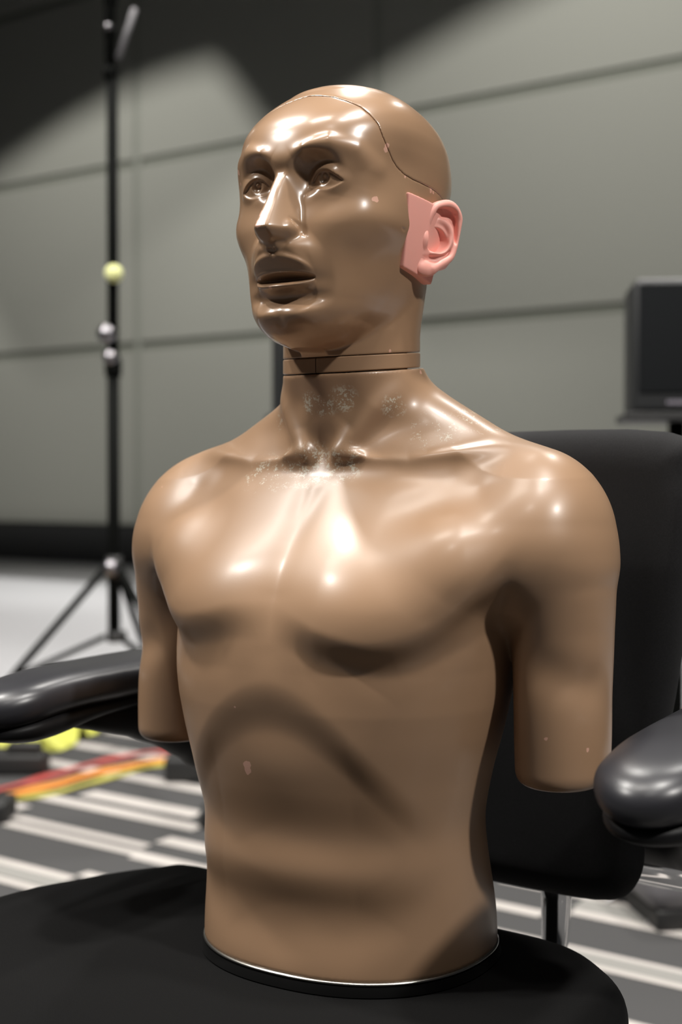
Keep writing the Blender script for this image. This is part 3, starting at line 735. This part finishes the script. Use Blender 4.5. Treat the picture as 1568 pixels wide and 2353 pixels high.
def sculpt_shell(h):
    f = Field((.18,-.33,-.04),(.36,.215,.20), h)
    X, Y, Z = f.grid(f.sl())
    yc = np.clip(Y, -.115, .109); top = .200-.9*(np.maximum(Y-.045,0))**2-.25*np.maximum(-.04-Y,0)**2
    tp = np.clip((Y-.01)/.16, 0, 1); e = np.sqrt(((X-.294+.004*tp)/(.0405-.010*tp**1.5))**2+((Y-yc)/.039)**2+1e-9)
    low = .009+.009*np.exp(-((Y-.090)/.045)**2)
    q = (np.abs(e)**3.2+np.abs((Z-(top-.037))/np.where(Z > top-.037, .008, low))**2.2)**(1/2.5)
    f.F = ((q-1)*.014).astype(np.float32)
    return f
def sculpt_link(h):
    f = Field((.0,-.36,-.02),(.33,.12,.20), h)
    f.union(chain([(.290,.060,.160),(.272,-.045,.140),(.262,-.120,.102),(.240,-.200,.055),(.150,-.262,.040),(.02,-.280,.040)], [.012,.020,.022,.024,.024,.022], .01), 0)
    return f
pads = []
for sgn, lab in ((-1, None), (1, None)):
    arm = link('armrest', sculpt_shell(.003).mesh('armrest', 2, flip=sgn > 0), M_plastic, chair, (0,.014*sgn-.004,ZS))
    link('arm_pad', sculpt_pad(.003).mesh('arm_pad', 2, flip=sgn > 0), M_pad, arm)
    link('arm_link', sculpt_link(.004).mesh('arm_link', 2, flip=sgn > 0), M_plastic, arm)
    mb = MB(); pts = [(.264,-.140,.074),(.252,-.200,.032),(.165,-.266,.016),(.03,-.285,.014)]
    mb.tube([(-sgn*u, v, w) for u, v, w in pts], [.008,.020,.022,.018], n=20); mb.build('arm_trim', M_chrome, arm)
for u in (.104, -.104):
    mb = MB(); mb.tube([BC(u,-.190,.03), BC(u,-.190,-.01), BC(u,-.188,-.05), BC(u,-.170,-.085), BC(u*.8,-.10,-.095), BC(u*.5,.02,-.095)], [.017,.0142,.0125,.0125,.0125,.0125], n=24); mb.build('back_upright', M_chrome, chair)
mb = MB(); mb.box(BC(-.04,.10,-.098), (.30,.26,.035), bev=.012); mb.box(BC(0,-.245,.075), (.10,.04,.10), bev=.01); mb.build('seat_pan', M_plastic, chair, smooth=40)
mb = MB(); mb.lathe([(.0,.09),(.028,.09),(.028,.22),(.020,.22),(.020,.37),(0,.37)], (.0,.06,0), 32); mb.build('gas_column', M_plastic, chair)
for k in range(5):
    a = 2*math.pi*k/5+.35; d = Vector((math.cos(a), math.sin(a), 0)); c0 = Vector((0,.06,0))
    mb = MB(); mb.tube([c0+d*.02+Vector((0,0,.115)), c0+d*.16+Vector((0,0,.100)), c0+d*.30+Vector((0,0,.078))], [.026,.022,.016], n=16); leg = mb.build('base_leg', M_plastic, chair)
    side = Vector((-d.y, d.x, 0)); mb = MB()
    for s in (-1, 1): mb.tube([c0+d*.29+side*(.006*s)+Vector((0,0,.028)), c0+d*.29+side*(.022*s)+Vector((0,0,.028))], .028, n=20)
    mb.tube([c0+d*.29+Vector((0,0,.02)), c0+d*.29+Vector((0,0,.08))], .008, n=12); mb.build('caster', M_rubber, leg)
# ------------------------------------------------------------------ black stand with a tennis ball, in front of the far wall
M_blk = mat('black_paint', (.005,.0055,.005), .75, spec=.06)
M_blk2 = mat('black_matt_plastic', (.014,.014,.014), .55)
M_ball = mat('tennis_felt', (.78,.80,.36), .9, sheen=.4)
M_knob = mat('silver_knob', (.34,.33,.35), .3, metal=1)
M_grey = mat('grey_plastic', (.16,.155,.165), .5)
SY = 3.9; sp = pixel(262, 1300, SY)
stand = tag(empty('light_stand', (sp.x, SY, 0)), 'tall black tripod stand pole in front of the far wall', 'stand')
mb = MB(); mb.tube([(0,0,.37),(0,0,1.18)], .0190, n=20); mb.build('pole', M_blk, stand)
mb = MB(); mb.tube([(0,0,1.18),(0,0,2.06)], .0170, n=20); mb.build('pole', M_blk, stand)
mb = MB(); mb.tube([(-.004,0,2.05),(-.006,0,2.75)], .0165, n=20); mb.build('pole', M_blk, stand)
for z, r in ((2.08,.022),(2.20,.020),(2.30,.021)):
    mb = MB(); mb.lathe([(.012,-.018),(r,-.016),(r,.016),(.012,.018)], (-.004,0,z), 24); mb.build('collar', M_blk, stand)
mb = MB(); mb.lathe([(.0,-.03),(.024,-.028),(.026,0),(.024,.028),(0,.03)], (0,0,1.20), 24); mb.build('collar', M_blk, stand)
def knob(x, y, z, r, name='knob'):
    mb = MB(); bmesh.ops.create_uvsphere(mb.b, u_segments=20, v_segments=12, radius=r); bmesh.ops.scale(mb.b, vec=(1,.8,1), verts=mb.b.verts); bmesh.ops.translate(mb.b, vec=(x,y,z), verts=mb.b.verts)
    mb.build(name, M_knob, stand, smooth=180)
def zpx(py): return CAM_Z+(1110-py)/FPX*SY
def xpx(px): return (px-784)/FPX*SY-sp.x
knob(xpx(250), -.03, zpx(770), .028); knob(xpx(257), -.022, zpx(823), .022); knob(xpx(257), -.025, zpx(1303), .026); knob(xpx(255), -.024, zpx(75), .011, 'bolt')
mb = MB(); mb.lathe([(0,-.035),(.024,-.034),(.027,0),(.024,.034),(0,.035)], (0,0,zpx(1303)), 24); mb.build('leg_collar', M_blk2, stand)
mb = MB(); mb.lathe([(0,-.015),(.030,-.015),(.030,.015),(0,.015)], (.008,0,zpx(1462)), 24); mb.build('brace_collar', M_blk2, stand)
za, zb = zpx(1303), zpx(1462)
for ang in (196, 320, 78):
    d = Vector((math.cos(math.radians(ang)), math.sin(math.radians(ang)), 0)); foot = d*.53+Vector((0,0,.012))
    mb = MB(); mb.tube([d*.022+Vector((0,0,za)), foot], .0115, n=12); leg = mb.build('leg', M_blk, stand)
    k = .56; m = (d*.022+Vector((0,0,za))).lerp(foot, k)
    mb = MB(); mb.tube([d*.025+Vector((0,0,zb)), m], .0088, n=10); mb.build('brace', M_blk, leg)
    mb = MB(); mb.tube([foot-d*.03+Vector((0,0,.012)), foot+d*.012], .013, n=12); mb.build('foot', M_blk2, leg)
mb = MB(); a, b = pixel(310, 25, SY), pixel(274, 138, SY); o_ = Vector((sp.x, SY, 0)); mb.tube([a-o_+Vector((.003,-.02,.0)), b-o_+Vector((0,-.015,0))], .0095, n=12); mb.build('boom_strut', M_grey, stand)
bp = pixel(262, 628, SY-.045)
mb = MB(); bmesh.ops.create_uvsphere(mb.b, u_segments=32, v_segments=20, radius=.027)
ball = mb.build('tennis_ball', M_ball, None, bp, smooth=180); tag(ball, 'yellow tennis ball stuck on the black tripod pole', 'ball')

# ------------------------------------------------------------------ loudspeakers on stands
M_cab = mat('loudspeaker_black', (.012,.013,.014), .5)
M_cloth = fabric('grille_cloth', (.008,.009,.010), 500, .2)
M_mark = mat('silver_print', (.22,.20,.24), .4)
def speaker(px, Y, rz, label, slabel):
    p = pixel(px, 950, Y); z = p.z
    s = tag(empty('loudspeaker', (p.x, Y, z), rz), label, 'loudspeaker', 'loudspeakers on stands behind the mannequin')
    mb = MB(); mb.box((0,0,.158), (.236,.21,.316), bev=.012); mb.build('cabinet', M_cab, s, smooth=40)
    mb = MB(); mb.box((0,-.106,.175), (.212,.008,.260), bev=.003); mb.build('front_grille', M_cloth, s, smooth=40)
    mb = MB()
    for k in range(7): mb.box((-.036+.0075*k,-.1056,.022), (.0048,.0012,.009))
    mb.build('badge', M_mark, s)
    mb = MB(); mb.box((0,0,.313), (.214,.19,.012), bev=.005); mb.build('top_panel', M_grey, s)
    t = tag(empty('speaker_stand', (p.x, Y, 0), rz), slabel, 'stand', 'speaker stands behind the mannequin')
    mb = MB(); mb.box((0,0,z-.011), (.270,.25,.020), bev=.004); mb.build('top_plate', M_blk2, t)
    mb = MB(); mb.tube([(0,0,.02),(0,0,z-.02)], .021, n=20); mb.build('pole', M_blk, t)
    mb = MB(); mb.box((0,0,.011), (.34,.34,.022), bev=.008); mb.build('base_plate', M_blk2, t)
speaker(1556, 3.2, math.radians(-6), 'black loudspeaker at the right edge, beyond the chair back', 'black speaker stand at the right edge, beyond the chair back')
speaker(739, 3.3, math.radians(8), 'black loudspeaker mostly hidden behind the mannequin neck', 'black speaker stand hidden behind the mannequin')

# ------------------------------------------------------------------ things lying on the carpet
def floor_pt(px, py, z=0):
    p = math.atan(66/FPX); x = (px-784)/FPX; up = (1176-py)/FPX
    d = Vector((x, math.cos(p)+up*math.sin(p), -math.sin(p)+up*math.cos(p))); return Vector((0,0,CAM_Z))+d*((z-CAM_Z)/d.z)
M_red = mat('red_strap', (.43,.065,.055), .7); M_orange = mat('orange_strap', (.66,.235,.03), .7); M_yel = mat('yellow_strap', (.42,.39,.07), .7)
M_tape = mat('yellow_tape', (.56,.57,.10), .6)
M_white = mat('white_plastic', (.80,.80,.85), .4)
def ribbon(name, pts, width, m, label, cat, tw=0.0, z=.004):
    """a flat strip lying along floor points, gently rippled"""
    P = [Vector(p) for p in pts]; fine = []
    for i in range(len(P)-1):
        for k in range(8):
            t = k/8; p0, p1, p2, p3 = P[max(i-1,0)], P[i], P[i+1], P[min(i+2,len(P)-1)]
            fine.append(.5*((2*p1)+(p2-p0)*t+(2*p0-5*p1+4*p2-p3)*t*t+(3*p1-p0-3*p2+p3)*t**3))
    fine.append(P[-1]); mb = MB(); rows = []
    for i, q in enumerate(fine):
        d = (fine[min(i+1,len(fine)-1)]-fine[max(i-1,0)]); d.z = 0; d.normalize(); s = Vector((-d.y,d.x,0)); a = tw*math.sin(i*.55); h = Vector((0,0,.0022))
        e = (s*math.cos(a)+Vector((0,0,1))*math.sin(a))*width/2; c = q+Vector((0,0,z+abs(math.sin(a))*width/2))
        rows.append([mb.b.verts.new(v) for v in (c-e, c+e, c+e+h, c-e+h)])
    for a, b in zip(rows, rows[1:]):
        for k in range(4): mb.b.faces.new((a[k], a[(k+1)%4], b[(k+1)%4], b[k])).smooth = True
    mb.b.faces.new(rows[0]); mb.b.faces.new(rows[-1])
    return tag(mb.build(name, m, smooth=45), label, cat)
cab = [(-160,1858),(0,1825),(120,1798),(230,1768),(330,1748),(400,1738),(520,1728),(700,1720)]
ribbon('webbing_strap', [floor_pt(x, y+9) for x, y in cab], .052, M_orange, 'orange flat strap between red and yellow ones on the striped carpet', 'strap', .05, .003)
ribbon('webbing_strap', [floor_pt(x+6, y-16 if 40 < x < 400 else y-9) for x, y in cab], .034, M_red, 'red flat strap along the far side of the orange one', 'strap', .10, .003)
ribbon('webbing_strap', [floor_pt(x, y+28 if 60 < x < 330 else y+20) for x, y in cab], .030, M_yel, 'dull yellow flat strap along the near side of the orange one', 'strap', .10, .003)
ribbon('barrier_tape', [floor_pt(x, y) for x, y in [(18,1720),(50,1706),(85,1712),(110,1722),(150,1700),(190,1684),(250,1672),(330,1660),(420,1652)]], .13, M_tape, 'crumpled bright yellow tape under the black armrest on the left', 'tape', .45, .004)
tape2 = ribbon('barrier_tape', [floor_pt(1478,1950), floor_pt(1540,1962), floor_pt(1640,1990)], .03, M_yel, 'thin yellow tape seen past the right edge of the chair back', 'tape', .2)
ribbon('webbing_strap', [floor_pt(1540,1650), floor_pt(1600,1640), floor_pt(1700,1640)], .09, M_orange, 'orange strap at the right edge above the near armrest', 'strap', .1)
def fbox(name, x0, x1, ytop, ybot, depth, label, cat, m=M_blk2, rz=0.0):
    a, b = floor_pt(x0, ybot), floor_pt(x1, ybot); Y = (a.y+b.y)/2; h = (ybot-ytop)/FPX*Y; w = (x1-x0)/FPX*Y; c = (a+b)/2
    t = tag(empty(name, (c.x, c.y+depth/2, 0), rz), label, cat)
    mb = MB(); mb.box((0,0,h/2), (w, depth, h), bev=min(.012, h*.2)); mb.build('body', m, t, smooth=40); return t, w, h
t, w, h = fbox('stand_weight', -30, 102, 1734, 1784, .09, 'black weight block on the carpet below the left armrest', 'weight')
mb = MB(); mb.box((w*.10,0,h+.014), (.10,.05,.030), bev=.01); mb.build('handle', M_blk2, t, smooth=40)
mb = MB(); mb.tube([(-.02,0,h),(-.02,0,h+.16)], .004, n=10); mb.build('rod', M_blk2, t)
fbox('cable_box', 376, 500, 1742, 1800, .12, 'black box on the carpet at the end of the orange strap', 'box')
fbox('cable_box', 456, 560, 1862, 1905, .10, 'small black box on the striped carpet against the torso edge', 'box')
fbox('cable_box', -120, 14, 1845, 1895, .12, 'black box cut off by the left edge below the straps', 'box')
# dark grey appliance behind the chair on the right, its black foot and the white cover lying beside it
t = tag(empty('floor_monitor', (.875, 2.46, 0), math.radians(8)), 'dark grey low speaker box on the floor behind the chair on the right', 'loudspeaker')
mb = MB(); b_ = [(-.30,-.02,.055),(-.275,-.03,.055)]
mb.box((0,.16,.095), (.60,.34,.125), bev=.045); mb.build('body', M_grey, t, smooth=40)
mb = MB(); mb.box((.008,.16,.021), (.575,.315,.042), bev=.006); mb.build('plinth', M_blk2, t, smooth=40)
w_ = tag(empty('plastic_cover', (0,0,0)), 'crumpled white plastic sheet beside the dark grey box on the floor', 'sheet')
mb = MB(); q = [floor_pt(1395,2078), floor_pt(1440,2066), floor_pt(1478,2068), floor_pt(1486,2128)]
r1 = [Vector((q[0].x,q[0].y,.004)), Vector((q[1].x,q[1].y,.020)), Vector((q[2].x-.006,q[2].y,.030)), Vector((q[2].x+.010,q[2].y-.06,.010)), Vector((q[3].x,q[3].y,.004))]
r2 = [p+Vector((.02,.07,.0)) for p in r1]
vs = [[mb.b.verts.new(p+Vector((0,0,dz))) for p in r for dz in (0,.002)] for r in (r1, r2)]
for k in range(4):
    a, b = vs; mb.b.faces.new((a[2*k],a[2*k+2],b[2*k+2],b[2*k])); mb.b.faces.new((a[2*k+1],b[2*k+1],b[2*k+3],a[2*k+3])); mb.b.faces.new((a[2*k],a[2*k+1],a[2*k+3],a[2*k+2])); mb.b.faces.new((b[2*k],b[2*k+2],b[2*k+3],b[2*k+1]))
mb.b.faces.new((vs[0][0],vs[1][0],vs[1][1],vs[0][1])); mb.b.faces.new((vs[0][8],vs[0][9],vs[1][9],vs[1][8])); mb.build('sheet', M_white, w_)
